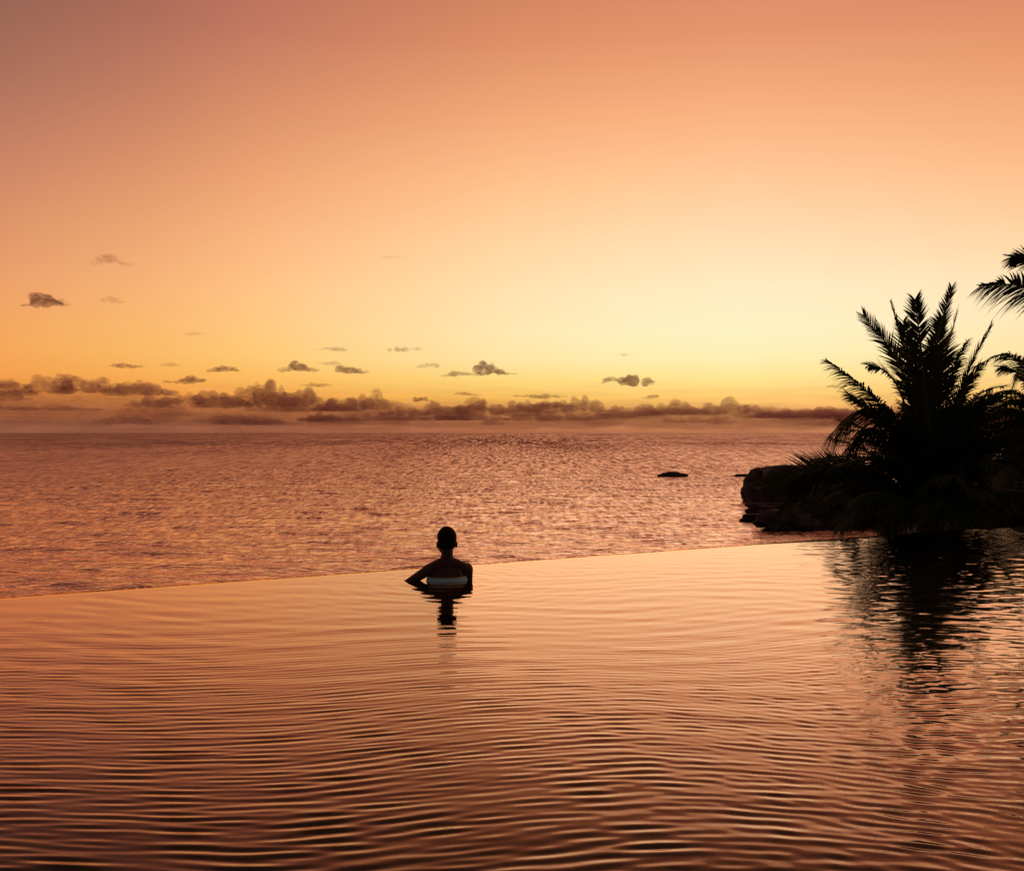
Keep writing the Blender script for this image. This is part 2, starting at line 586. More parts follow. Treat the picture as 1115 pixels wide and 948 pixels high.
# ------------------------------------------------------------------ rocks
def rock_mesh(sx, sy, sz, seed, flat=0.0, rough=.35, sub=5, sq=.55):
    bm = bmesh.new()
    bmesh.ops.create_icosphere(bm, subdivisions=sub, radius=1)
    for v in bm.verts:
        c = v.co.copy()
        # squarish, jointed granite
        m = max(abs(c.x), abs(c.y), abs(c.z))
        c = c.lerp(c / m, sq)
        o = Vector((seed * 3.1, seed * 1.7, seed * .9))
        n = mnoise.fractal(c * 1.1 + o, 1.0, 2.0, 5)
        n2 = mnoise.noise(c * 3.2 + o)
        c *= 1 + rough * n * .6 + .06 * n2 + .03 * mnoise.noise(c * 8 + o)
        if c.z > 1 - flat: c.z = 1 - flat + (c.z - 1 + flat) * .25
        v.co = Vector((c.x * sx, c.y * sy, c.z * sz))
    me = bpy.data.meshes.new('rock'); bm.to_mesh(me); bm.free()
    return me

def rock(px0, px1, py_top, py_base, seed, label, depth=1.0, name='shore_rock', group='dark rocks at the edge of the sea', flat=.15, rough=.35, sink=.3, sq=.3):
    y = (CAM_H - SEA_Z) * FPX / (py_base - HOR)
    w = (px1 - px0) * y / FPX / 2
    h = (py_base - py_top) * y / FPX
    sz = h * (1 + sink) / 2
    me = rock_mesh(w, w * depth, sz, seed, flat, rough, sq=sq)
    o = link_mesh(name, me, M_ROCK)
    o.location = ((px0 + px1) / 2 * y / FPX - .5575 * y, y + w * depth * .6, SEA_Z + h - sz)
    tag(o, label, 'rock', group)
    return o

rock(815, 905, 507, 545, 1, 'big square-shouldered dark boulder standing in the sea left of the palm', depth=.6, name='boulder', rough=.3, flat=.05, sq=.55)
rock(845, 975, 506, 556, 2, 'broad dark boulder behind the lowest palm fronds', depth=.6, name='boulder', rough=.5, flat=.05)
rock(880, 1010, 528, 571, 3, 'long low rock mass under the palm fronds by the pool edge', depth=.5, name='boulder', rough=.6, flat=.05)
rock(832, 900, 556, 577, 4, 'low pointed rock awash in front of the boulders', depth=.6, flat=.0, rough=.9, sq=0)
rock(806, 838, 559, 567, 5, 'flat wet rock just awash left of the low pointed rock', depth=.6, flat=.1, rough=1.0, sq=0, sink=.8)
rock(822, 880, 547, 562, 6, 'narrow ledge rock at the foot of the big square boulder', depth=.5, flat=.1, rough=.9, sq=.1)
rock(721, 750, 513.5, 519, 7, 'small lone rock breaking the open sea', depth=.6, flat=.05, rough=.8, sq=0, sink=.6)
rock(800, 822, 516, 518.5, 8, 'thin flat rock in the sea beside the boulder corner', depth=.6, flat=.1, rough=.7, sq=0, sink=.8)

# ------------------------------------------------------------------ palms
def bez(p0, p1, p2, p3, t):
    u = 1 - t
    return p0 * u ** 3 + p1 * 3 * u * u * t + p2 * 3 * u * t * t + p3 * t ** 3

def curve_through(pts, n):
    """Catmull-Rom through control points, n+1 samples"""
    pts = [pts[0] * 2 - pts[1]] + list(pts) + [pts[-1] * 2 - pts[-2]]
    segs = len(pts) - 3
    out = []
    for i in range(n + 1):
        u = i / n * segs
        k = min(int(u), segs - 1)
        t = u - k
        a, b, c, d = pts[k:k + 4]
        out.append(.5 * ((2 * b) + (c - a) * t + (2 * a - 5 * b + 4 * c - d) * t * t + (3 * b - a - 3 * c + d) * t ** 3))
    return out

UP = Vector((0, 0, 1))
def frond_mesh(pts, origin, leaf_len=.62, n_leaf=92, roll=0.0, droop=.35, vee=.35, width=.048, bare=.16, sweep=.75, rs=None, r0=.030):
    rs = rs or rnd
    n = 34
    c = curve_through([Vector(p) for p in pts], n)
    head = (c[-1] - c[0])
    side0 = Vector((-head.y, head.x, 0))
    if side0.length < 1e-4: side0 = Vector((1, 0, 0))
    side0.normalize()
    V = []; F = []; MI = []
    frames = []
    for i in range(n + 1):
        T = (c[min(i + 1, n)] - c[max(i - 1, 0)]).normalized()
        S = (side0 - T * side0.dot(T))
        S = S.normalized() if S.length > 1e-4 else T.orthogonal().normalized()
        Nn = S.cross(T)
        if Nn.z < 0: Nn = -Nn
        q = Matrix.Rotation(roll, 3, T)
        frames.append((c[i], T, q @ S, q @ Nn))
    # rachis
    K = 6
    for i, (p, T, S, Nn) in enumerate(frames):
        r = r0 * (1 - i / n) ** .8 + .004
        for k in range(K):
            a = 2 * math.pi * k / K
            V.append(p + S * math.cos(a) * r + Nn * math.sin(a) * r * .8)
    for i in range(n):
        for k in range(K):
            F.append((i * K + k, i * K + (k + 1) % K, (i + 1) * K + (k + 1) % K, (i + 1) * K + k)); MI.append(1)
    # leaflets
    torn = 0
    ph = rs.uniform(0, 9)
    for j in range(n_leaf):
        if rs.random() < .02: torn = rs.randint(1, 3)
        t = bare + (1 - bare) * (j + rs.uniform(-.3, .3)) / (n_leaf - 1)
        t = min(max(t, bare), .997)
        f = t * n; i = min(int(f), n - 1); u = f - i
        p = frames[i][0].lerp(frames[i + 1][0], u)
        T, S, Nn = frames[i][1], frames[i][2], frames[i][3]
        s = (t - bare) / (1 - bare)
        prof = (.45 + .55 * math.sin(min(s * 1.5, 1) * math.pi / 2)) * (1 - .62 * max(0, s - .45) / .55)
        for sg in (-1, 1):
            if rs.random() < .03 or (torn > 0 and sg == 1): continue
            Ln = leaf_len * prof * rs.uniform(.72, 1.12)
            sw = sweep + .8 * s * s + rs.uniform(-.16, .16) + .18 * math.sin(j * .35 + ph + sg)
            d = (S * sg + T * sw + Nn * (vee + rs.uniform(-.15, .15))).normalized()
            wv = d.cross(Nn).normalized() if abs(d.dot(Nn)) < .95 else T
            w = width * (1 - .45 * s) * rs.uniform(.8, 1.15)
            dr = droop * rs.uniform(.6, 1.4)
            torn -= .5
            base = len(V)
            q0 = p + d * .004
            seg = 4
            for m in range(seg + 1):
                a = m / seg
                pos = q0 + d * (Ln * a) - UP * (dr * Ln * a * a)
                ww = w * (.55 + .45 * math.sin(min(a * 2.5, 1) * math.pi / 2)) * (1 - a ** 2.2) * .5
                if m < seg:
                    V.append(pos + wv * ww); V.append(pos - wv * ww)
                else:
                    V.append(pos)
            for m in range(seg - 1):
                b = base + 2 * m
                F.append((b, b + 1, b + 3, b + 2)); MI.append(0)
            b = base + 2 * (seg - 1)
            F.append((b, b + 1, b + 2)); MI.append(0)
    V = [v - origin for v in V]
    me = mesh_from(V, F, 'frond')
    me.materials.append(M_FROND); me.materials.append(M_RACHIS)
    me.polygons.foreach_set('material_index', MI)
    me.polygons.foreach_set('use_smooth', [True] * len(MI))
    return me

def add_frond(root, pts, **kw):
    org = root.location.copy()
    me = frond_mesh(pts, org, **kw)
    o = bpy.data.objects.new('frond', me)
    COL.objects.link(o)
    o.parent = root
    return o

def trunk_mesh(pts, r0, r1, origin):
    n = 60; K = 14
    c = curve_through(pts, n)
    V = []; F = []
    for i, p in enumerate(c):
        T = (c[min(i + 1, n)] - c[max(i - 1, 0)]).normalized()
        A = T.orthogonal().normalized(); B = T.cross(A)
        r = r0 + (r1 - r0) * (i / n) ** .6
        r *= 1 + .05 * (1 if i % 3 == 0 else 0) + rnd.uniform(-.015, .015)
        for k in range(K):
            a = 2 * math.pi * k / K
            V.append(p + A * math.cos(a) * r + B * math.sin(a) * r - origin)
    for i in range(n):
        for k in range(K):
            F.append((i * K + k, i * K + (k + 1) % K, (i + 1) * K + (k + 1) % K, (i + 1) * K + k))
    F.append(tuple(n * K + k for k in range(K)))
    return mesh_from(V, F, 'trunk')

def radial_frond(base, heading, elev, length, arch):
    """control points of a frond leaving base at an elevation and arching over"""
    h = Vector((math.sin(heading), math.cos(heading), 0))
    pts = [base]
    p = base.copy()
    a = elev
    for k in range(4):
        p = p + (h * math.cos(a) + UP * math.sin(a)) * (length / 4)
        a -= arch / 4 * (1 + k * .35)
        pts.append(p.copy())
    return pts

# --- the young palm beyond the edge
YP = 16.0
pb = P(1012, 560, YP); gz = ground_z(pb.x, pb.y)
palm = empty('palm_tree', (pb.x, pb.y, gz - .1))
tag(palm, 'full bushy palm with upright fronds, silhouetted just beyond the pool edge', 'palm tree', 'palm trees on the right')
crown = P(1012, 558, YP)
link_mesh('trunk', trunk_mesh([Vector((pb.x, pb.y, gz - .1)), Vector((pb.x, pb.y, (gz + crown.z) / 2)), crown], .26, .17, palm.location), M_TRUNK, palm)
def img_frond(root, pix, y0, y1, **kw):
    n = len(pix)
    return add_frond(root, [P(px, py, y0 + (y1 - y0) * i / (n - 1)) for i, (px, py) in enumerate(pix)], **kw)
img_frond(palm, [(1010, 545), (995, 490), (950, 432), (900, 392)], YP, YP - .6, leaf_len=.52, roll=.15, droop=.55, vee=.0, bare=.3)
img_frond(palm, [(1010, 545), (1001, 460), (975, 390), (940, 343)], YP, YP + .5, leaf_len=.60, roll=.75, droop=.12, vee=.15)
img_frond(palm, [(1011, 545), (1000, 450), (984, 380), (970, 330)], YP, YP + .2, leaf_len=.34, roll=.2, droop=.2, vee=.3, sweep=1.2)
img_frond(palm, [(1012, 545), (1010, 450), (1004, 390), (996, 326)], YP, YP - 1.1, leaf_len=.56, roll=.0, droop=.06, vee=.05, n_leaf=100)
img_frond(palm, [(1013, 545), (1015, 450), (1021, 370), (1036, 313)], YP, YP + .8, leaf_len=.50, roll=-.3, droop=.12, vee=.2, sweep=1.1)
img_frond(palm, [(1013, 545), (1020, 460), (1029, 390), (1042, 340)], YP, YP + .6, leaf_len=.62, roll=-.95, droop=.10, vee=.1)
img_frond(palm, [(1015, 545), (1036, 470), (1054, 405), (1079, 354)], YP, YP - .3, leaf_len=.46, roll=-.35, droop=.18, vee=.1, sweep=1.1, bare=.12, width=.055)
img_frond(palm, [(1010, 545), (985, 484), (942, 446), (902, 474)], YP, YP - .2, leaf_len=.80, roll=.35, droop=.95, vee=-.1, bare=.2)
img_frond(palm, [(1010, 548), (985, 500), (950, 466), (918, 492)], YP, YP + .6, leaf_len=.76, roll=.2, droop=1.0, vee=-.1, bare=.2)
img_frond(palm, [(1010, 556), (955, 522), (892, 512), (832, 530)], YP, YP + 2.8, leaf_len=.74, roll=1.25, droop=.08, vee=.05, bare=.3, width=.05)
img_frond(palm, [(1010, 552), (975, 528), (930, 512), (880, 525), (850, 555)], YP, YP + 2.2, leaf_len=.70, roll=.1, droop=.85, vee=.0, bare=.2)
img_frond(palm, [(1010, 550), (985, 440), (965, 405), (946, 398)], YP, YP + .9, leaf_len=.55, roll=.5, droop=.3, vee=.2)
img_frond(palm, [(1012, 550), (1000, 430), (990, 385), (983, 350)], YP, YP + 1.2, leaf_len=.6, roll=.1, droop=.1, vee=.2)
img_frond(palm, [(1012, 550), (1022, 440), (1024, 390), (1020, 350)], YP, YP + 1.3, leaf_len=.6, roll=.0, droop=.1, vee=.2)
img_frond(palm, [(1012, 550), (1040, 470), (1066, 430), (1092, 420)], YP, YP + .6, leaf_len=.55, roll=-.3, droop=.4, vee=.2)
img_frond(palm, [(1010, 555), (995, 545), (975, 560), (968, 590)], YP - .2, YP - .7, leaf_len=.6, roll=.2, droop=.7, vee=.1)
img_frond(palm, [(1012, 555), (1040, 520), (1068, 520), (1092, 550)], YP, YP - .7, leaf_len=.6, roll=.2, droop=.7, vee=.1)
for pix in ([(1005, 560), (960, 530), (910, 530), (862, 552)], [(1005, 560), (965, 545), (925, 545), (884, 560)], [(1005, 562), (975, 555), (945, 555), (918, 566)],
            [(1005, 558), (960, 515), (905, 508), (858, 528)], [(1005, 558), (968, 510), (925, 497), (880, 500)], [(1005, 562), (985, 560), (965, 562), (948, 572)]):
    img_frond(palm, pix, YP, YP + rnd.uniform(1.2, 3.0), leaf_len=.78, roll=rnd.uniform(-.3, .3), droop=rnd.uniform(.4, .7), vee=.1, bare=.12)
for pix in ([(1008, 556), (985, 500), (955, 452), (922, 428)],
            [(1014, 556), (1030, 480), (1046, 430), (1066, 400)], [(1014, 556), (1036, 500), (1060, 455), (1084, 432)], [(1014, 556), (1026, 470), (1036, 410), (1052, 372)],
            [(1014, 556), (1044, 510), (1072, 482), (1100, 474)], [(1014, 556), (1050, 490), (1078, 450), (1108, 446)], [(1014, 556), (1030, 500), (1052, 450), (1070, 452)]):
    img_frond(palm, pix, YP, YP + rnd.uniform(-.6, 1.4), leaf_len=rnd.uniform(.5, .66), roll=rnd.uniform(-.6, .6), droop=rnd.uniform(.2, .6), vee=.1, bare=.12)
rs = random.Random(4)
for i in range(30):
    add_frond(palm, radial_frond(crown, rs.uniform(0, 6.283), R(rs.uniform(50, 84)), rs.uniform(1.7, 2.5), R(rs.uniform(20, 60))), leaf_len=.6, droop=rs.uniform(.1, .4), vee=.2, rs=rs, n_leaf=80, roll=rs.uniform(-.5, .5))
for i in range(44):
    hd = 2 * math.pi * i / 44 + rs.uniform(-.15, .15)
    el_ = R(rs.uniform(28, 74))
    ln = rs.uniform(1.7, 2.5) * (1.0 if el_ > R(45) else .85)
    add_frond(palm, radial_frond(crown + Vector((0, 0, -.1)), hd, el_, ln, R(rs.uniform(35, 80))), leaf_len=.62, droop=rs.uniform(.3, .7), vee=.15, rs=rs, n_leaf=80)

# --- the tall palm whose crown hangs in from the right
YT = 18.0
ct = P(1172, 345, YT)
gz = ground_z(ct.x + .5, ct.y)
tall = empty('palm_tree', (ct.x + .5, ct.y, gz - .1))
tag(tall, 'tall palm leaning in from the right edge, only its frond tips showing', 'palm tree', 'palm trees on the right')
link_mesh('trunk', trunk_mesh([tall.location.copy(), tall.location + Vector((.15, 0, 1.6)), ct + Vector((.1, 0, -1.0)), ct], .17, .11, tall.location), M_TRUNK, tall)
img_frond(tall, [(1172, 345), (1140, 322), (1104, 310), (1067, 312)], YT, YT - .6, leaf_len=.72, roll=.75, droop=.35, vee=.0, bare=.1)
img_frond(tall, [(1172, 345), (1150, 300), (1125, 282), (1101, 280)], YT, YT + .4, leaf_len=.6, roll=.6, droop=.3, vee=.1)
img_frond(tall, [(1172, 348), (1135, 365), (1112, 395), (1098, 436)], YT, YT + .5, leaf_len=.6, roll=.1, droop=.6, vee=.1)
img_frond(tall, [(1172, 348), (1180, 290), (1200, 250), (1230, 230)], YT, YT + .5, leaf_len=.6, droop=.3)
img_frond(tall, [(1172, 348), (1160, 290), (1158, 250), (1150, 222)], YT, YT + 1.3, leaf_len=.6, droop=.2)
rs = random.Random(9)
for i in range(12):
    hd = R(rs.uniform(20, 200))
    add_frond(tall, radial_frond(ct, hd, R(rs.uniform(5, 70)), rs.uniform(2.2, 2.9), R(rs.uniform(60, 110))), leaf_len=.62, droop=rs.uniform(.4, .8), rs=rs, n_leaf=80)

# --- a third, lower palm behind, arching in over the right edge
YR = 24.0
cr_ = P(1140, 470, YR)
gz = ground_z(cr_.x, cr_.y)
low = empty('palm_tree', (cr_.x, cr_.y, gz - .1))
tag(low, 'low palm at the right edge with drooping ragged fronds behind the bushy one', 'palm tree', 'palm trees on the right')
link_mesh('trunk', trunk_mesh([low.location.copy(), (low.location + cr_) / 2, cr_], .24, .15, low.location), M_TRUNK, low)
img_frond(low, [(1140, 465), (1124, 415), (1096, 386), (1060, 399)], YR, YR - .5, leaf_len=.62, roll=.2, droop=.6, vee=.1, bare=.2, width=.055)
img_frond(low, [(1140, 470), (1120, 440), (1095, 425), (1068, 440)], YR, YR - .8, leaf_len=.75, roll=.2, droop=.7, vee=.1, width=.055)
img_frond(low, [(1140, 470), (1125, 430), (1108, 405), (1090, 400)], YR, YR + .8, leaf_len=.75, roll=.5, droop=.4, vee=.1, width=.055)
img_frond(low, [(1140, 475), (1112, 465), (1085, 470), (1060, 500)], YR, YR - .6, leaf_len=.8, roll=.2, droop=.8, vee=.1, width=.055)
img_frond(low, [(1140, 475), (1115, 490), (1095, 515), (1080, 550)], YR, YR - .8, leaf_len=.8, roll=.2, droop=.8, vee=.1, width=.055)
rs = random.Random(17)
for i in range(36):
    hd = 2 * math.pi * i / 36
    add_frond(low, radial_frond(cr_, hd, R(rs.uniform(0, 60)), rs.uniform(1.6, 2.4), R(rs.uniform(60, 110))), leaf_len=.7, droop=rs.uniform(.4, .8), rs=rs, n_leaf=76, width=.055)

# ------------------------------------------------------------------ shrubs on the headland
def shrub(px, py_top, y, w, label, seed, h=None):
    rs = random.Random(seed)
    top = P(px, py_top, y)
    g = ground_z(top.x, y)
    if h is None: h = top.z - g
    root = empty('shrub', (top.x, y, g - .05))
    V = []; F = []
    lobes = []
    for _ in range(15):
        a = rs.uniform(0, 2 * math.pi); rr = w * .5 * math.sqrt(rs.random())
        lobes.append((Vector((math.cos(a) * rr, math.sin(a) * rr, h * rs.uniform(.25, .78))), rs.uniform(.18, .32) * min(w, h)))
    for c, r in lobes:
        for _ in range(260):
            d = Vector((rs.gauss(0, 1), rs.gauss(0, 1), rs.gauss(0, 1))).normalized()
            p = c + d * r * rs.uniform(.55, 1.1)
            if p.z > h and rs.random() < .8: continue
            if p.z < .05: continue
            n = (d + Vector((rs.gauss(0, .6), rs.gauss(0, .6), rs.gauss(0, .6)))).normalized()
            u = n.orthogonal().normalized(); v = n.cross(u)
            s = rs.uniform(.07, .14) * (.6 + y / 60)
            i = len(V)
            V += [p - u * s, p + v * s * .45, p + u * s, p - v * s * .45]
            F.append((i, i + 1, i + 2, i + 3))
    link_mesh('crown', mesh_from(V, F, 'crown'), M_SHRUB, root, smooth=False)
    # stems
    V = []; F = []
    for c, r in lobes[:9]:
        b = Vector((rs.uniform(-.15, .15), rs.uniform(-.15, .15), 0))
        for q in range(2):
            K = 5; i0 = len(V)
            p0, p1 = (b, b.lerp(c, .5) + Vector((0, 0, .1))) if q == 0 else (b.lerp(c, .5) + Vector((0, 0, .1)), c)
            T = (p1 - p0).normalized(); A = T.orthogonal().normalized(); B = T.cross(A)
            for p, rad in ((p0, .06 - .025 * q), (p1, .035 - .02 * q)):
                for k in range(K):
                    V.append(p + A * math.cos(k * 2 * math.pi / K) * rad + B * math.sin(k * 2 * math.pi / K) * rad)
            for k in range(K):
                F.append((i0 + k, i0 + (k + 1) % K, i0 + K + (k + 1) % K, i0 + K + k))
    link_mesh('trunk', mesh_from(V, F, 'stem'), M_TRUNK, root)
    tag(root, label, 'shrub', 'dark shrubs on the headland')
    return root

shrub(1052, 474, 31, 3.0, 'rounded dark shrub behind the bushy palm on its right side', 1)
shrub(1088, 446, 33, 3.6, 'tallest dark shrub at the right edge of the headland', 2)
shrub(1120, 442, 36, 4.2, 'wide dark shrub cut off by the right edge', 3)
shrub(1072, 520, 26, 2.4, 'low dark shrub close behind the pool edge at right', 5)
shrub(1108, 505, 27, 3.0, 'low dark shrub nearest the right edge above the pool', 6)

# ------------------------------------------------------------------ the person at the edge
def capsule(bm, a, b, ra, rb, seg=14, flat=None):
    """round cone between two points (own closed shell; merged later by a remesh)"""
    a = Vector(a); b = Vector(b)
    T = b - a; L_ = T.length
    T.normalize()
    A = T.orthogonal().normalized(); B = T.cross(A)
    rings = []
    for k in range(5):
        t = math.pi / 2 * k / 5
        rings.append((a - T * ra * math.cos(t), ra * math.sin(t)) if k else None)
    pts = [(a - T * ra, 0)]
    for k in range(1, 5): pts.append((a - T * ra * math.cos(math.pi / 2 * k / 5), ra * math.sin(math.pi / 2 * k / 5)))
    pts.append((a, ra)); pts.append((b, rb))
    for k in range(1, 5): pts.append((b + T * rb * math.sin(math.pi / 2 * k / 5), rb * math.cos(math.pi / 2 * k / 5)))
    pts.append((b + T * rb, 0))
    vs = []
    for p, r in pts:
        if r == 0: vs.append([bm.verts.new(p)])
        else:
            vs.append([bm.verts.new(p + A * math.cos(2 * math.pi * k / seg) * r + B * math.sin(2 * math.pi * k / seg) * r) for k in range(seg)])
    for u, v in zip(vs[:-1], vs[1:]):
        for k in range(seg):
            k2 = (k + 1) % seg
            if len(u) == 1: bm.faces.new((u[0], v[k2], v[k]))
            elif len(v) == 1: bm.faces.new((u[k], u[k2], v[0]))
            else: bm.faces.new((u[k], u[k2], v[k2], v[k]))

def ellipsoid(bm, c, r, rot=None, seg=20):
    ret = bmesh.ops.create_uvsphere(bm, u_segments=seg, v_segments=seg // 2 + 2, radius=1)
    for v in ret['verts']:
        q = Vector((v.co.x * r[0], v.co.y * r[1], v.co.z * r[2]))
        if rot is not None: q = rot @ q
        v.co = q + Vector(c)

def build_person():
    # local frame: +y the way the person looks, z = 0 at the water line
    root = empty('person', (0, 0, 0))
    bm = bmesh.new()
    # head, seen from behind; skull, jaw, nose, ears, brow
    ellipsoid(bm, (0, .000, .375), (.077, .094, .090))
    ellipsoid(bm, (0, .020, .325), (.066, .080, .080))
    ellipsoid(bm, (0, .055, .275), (.044, .042, .038))
    capsule(bm, (0, .100, .345), (0, .118, .318), .011, .015)
    capsule(bm, (-.022, .094, .287), (.022, .094, .287), .008, .008)
    for s in (-1, 1):
        ellipsoid(bm, (s * .081, .000, .318), (.010, .020, .031), Matrix.Rotation(s * .35, 3, 'Z'))
        capsule(bm, (s * .022, .086, .362), (s * .050, .074, .362), .010, .010)
        ellipsoid(bm, (s * .032, .084, .342), (.013, .010, .010))
        capsule(bm, (s * .03, .02, .270), (s * .05, .045, .285), .03, .02)
    # neck and trapezius
    capsule(bm, (0, -.005, .30), (0, -.018, .15), .049, .053)
    for s in (-1, 1):
        capsule(bm, (s * .015, -.015, .180), (s * .145, -.010, .122), .046, .044)
    # chest, waist, hips
    ellipsoid(bm, (0, -.005, -.03), (.165, .098, .19))
    ellipsoid(bm, (0, .0, -.20), (.140, .092, .19))
    ellipsoid(bm, (0, .0, -.40), (.155, .105, .15))
    for s in (-1, 1):
        ellipsoid(bm, (s * .075, -.050, .035), (.060, .040, .085))        # shoulder blades
        capsule(bm, (s * .085, 0, -.46), (s * .095, .015, -.84), .083, .056)   # thigh
        capsule(bm, (s * .095, .015, -.84), (s * .095, -.01, -1.16), .052, .036)
        capsule(bm, (s * .095, -.03, -1.18), (s * .105, .13, -1.195), .034, .024)
    # left arm swung out to the side, elbow at the water, forearm forward on the edge
    sh = Vector((-.160, .0, .106)); elb = Vector((-.340, .055, -.014)); wr = Vector((-.235, .285, .000))
    ellipsoid(bm, sh, (.053, .053, .049))
    capsule(bm, sh, elb, .047, .034)
    capsule(bm, elb, wr, .037, .024)
    # right arm hangs from a square shoulder, forearm forward on the edge
    sh2 = Vector((.176, .005, .096)); elb2 = Vector((.200, .11, -.150)); wr2 = Vector((.165, .345, .020))
    ellipsoid(bm, sh2, (.052, .056, .062))
    capsule(bm, sh2, elb2, .051, .038)
    capsule(bm, elb2, wr2, .038, .024)
    for w_, s, dr in ((wr, -1, Vector((.25, .97, .02))), (wr2, 1, Vector((-.25, .97, .02)))):
        dr = dr.normalized()
        sd = Vector((dr.y, -dr.x, 0)) * s
        palm_c = w_ + dr * .045
        ellipsoid(bm, palm_c, (.040, .050, .014), Matrix.Rotation(math.atan2(-dr.x, dr.y), 3, 'Z'))
        for k, (off, ln) in enumerate(((-.030, .062), (-.010, .074), (.010, .078), (.030, .068))):
            a = w_ + dr * .080 + sd * -off
            b = a + dr * ln * .5 + Vector((0, 0, .004))
            c = b + dr * ln * .5 - Vector((0, 0, .014))
            capsule(bm, a, b, .0095, .009, 8); capsule(bm, b, c, .009, .0075, 8)
        a = w_ + dr * .025 - sd * .032
        b = a + dr * .030 - sd * .026
        capsule(bm, a, b, .012, .010, 8); capsule(bm, b, b + dr * .030 - sd * .004, .010, .008, 8)
    me = bpy.data.meshes.new('body'); bm.to_mesh(me); bm.free()
    me2 = evaluated(me, [('REMESH', dict(mode='VOXEL', voxel_size=.0062)), ('SMOOTH', dict(factor=.5, iterations=6))])
    link_mesh('body', me2, M_SKIN, root)
    # cropped hair: cap over the skull down to the nape
    bm = bmesh.new()
    ellipsoid(bm, (0, -.004, .380), (.082, .099, .094), seg=40)
    ellipsoid(bm, (0, -.012, .330), (.074, .080, .074), seg=40)
    me = bpy.data.meshes.new('hair'); bm.to_mesh(me); bm.free()
    me = evaluated(me, [('REMESH', dict(mode='VOXEL', voxel_size=.005)), ('SMOOTH', dict(factor=.5, iterations=4))])
    bm = bmesh.new(); bm.from_mesh(me)
    kill = [v for v in bm.verts if v.co.z < .288 or (v.co.y > .035 and v.co.z < .395) or (v.co.y > -.015 and v.co.z < .335)]
    bmesh.ops.delete(bm, geom=kill, context='VERTS')
    for v in bm.verts:
        v.co += v.normal * (.0025 * mnoise.noise(v.co * 140))
    bm.to_mesh(me); bm.free()
    link_mesh('hair', me, M_HAIR, root)
    # strapless swim top: a fitted band, half under the water, with a trim along its upper hem
    def band(z0, z1, grow, mat, name):
        K = 72; nz = 10
        V = []; F = []
        for j in range(nz + 1):
            z = z0 + (z1 - z0) * j / nz
            def rad(c, r):
                q = 1 - ((z - c) / r) ** 2
                return math.sqrt(max(q, 0.0))
            fx = max(.165 * rad(-.03, .19), .140 * rad(-.20, .19)); fy = max(.098 * rad(-.03, .19), .092 * rad(-.20, .19)) + .010
            for k in range(K):
                a = 2 * math.pi * k / K
                V.append(((fx + grow) * math.cos(a), -.003 + (fy + grow) * math.sin(a), z))
        for j in range(nz):
            for k in range(K):
                F.append((j * K + k, j * K + (k + 1) % K, (j + 1) * K + (k + 1) % K, (j + 1) * K + k))
        me = mesh_from(V, F, name)
        me = evaluated(me, [('SOLIDIFY', dict(thickness=.003, offset=1))])
        return link_mesh(name, me, mat, root)
    top = band(-.17, .046, .014, M_SUIT, 'swim_top')
    tr = band(.0465, .055, .016, M_TRIM, 'trim')
    tr.parent = top
    loc = P(486.5, 631.5, CAM_H * FPX / (631.5 - HOR))
    root.location = (loc.x, loc.y, -.016)
    root.rotation_euler = (0, 0, R(14))
    tag(root, 'person with cropped dark hair standing chest deep at the pool edge, seen from behind', 'person')
    return root
build_person()

# ------------------------------------------------------------------ clouds
def cloud_mat(name, dens, nscale, albedo, lo=.36, hi=.62, zs=1.8):
    m, nt, out = mat_new(name)
    L = nt.links.new
    tc = N(nt, 'ShaderNodeNewGeometry')
    mp = N(nt, 'ShaderNodeMapping')
    mp.inputs['Scale'].default_value = (1, 1, zs)
    L(tc.outputs['Position'], mp.inputs['Vector'])
    nz = N(nt, 'ShaderNodeTexNoise')
    nz.inputs['Scale'].default_value = nscale
    nz.inputs['Detail'].default_value = 5
    nz.inputs['Roughness'].default_value = .66
    L(mp.outputs[0], nz.inputs['Vector'])
    mr = N(nt, 'ShaderNodeMapRange')
    mr.inputs['From Min'].default_value = lo
    mr.inputs['From Max'].default_value = hi
    mr.inputs['To Max'].default_value = dens
    L(nz.outputs['Fac'], mr.inputs['Value'])
    v = N(nt, 'ShaderNodeVolumePrincipled')
    v.inputs['Color'].default_value = (*albedo, 1)
    v.inputs['Anisotropy'].default_value = .2
    L(mr.outputs[0], v.inputs['Density'])
    L(v.outputs[0], out.inputs['Volume'])
    return m

def cloud_hull(lumps, voxel, seed, origin, disp):
    bm = bmesh.new()
    for c, r in lumps:
        ellipsoid(bm, c, r, seg=16)
    me = bpy.data.meshes.new('cloud'); bm.to_mesh(me); bm.free()
    me = evaluated(me, [('REMESH', dict(mode='VOXEL', voxel_size=voxel))])
    n = len(me.vertices)
    o = Vector((seed * 7.3, seed * 2.1, seed * 4.4))
    nor = [v.normal.copy() for v in me.vertices]
    for v, nn in zip(me.vertices, nor):
        q = v.co / (disp * 5) + o
        d = mnoise.fractal(q, .9, 2.1, 4)
        v.co += nn * d * disp * (.35 + .65 * (nn.z > -.4))
    for v in me.vertices: v.co -= origin
    me.update()
    return me

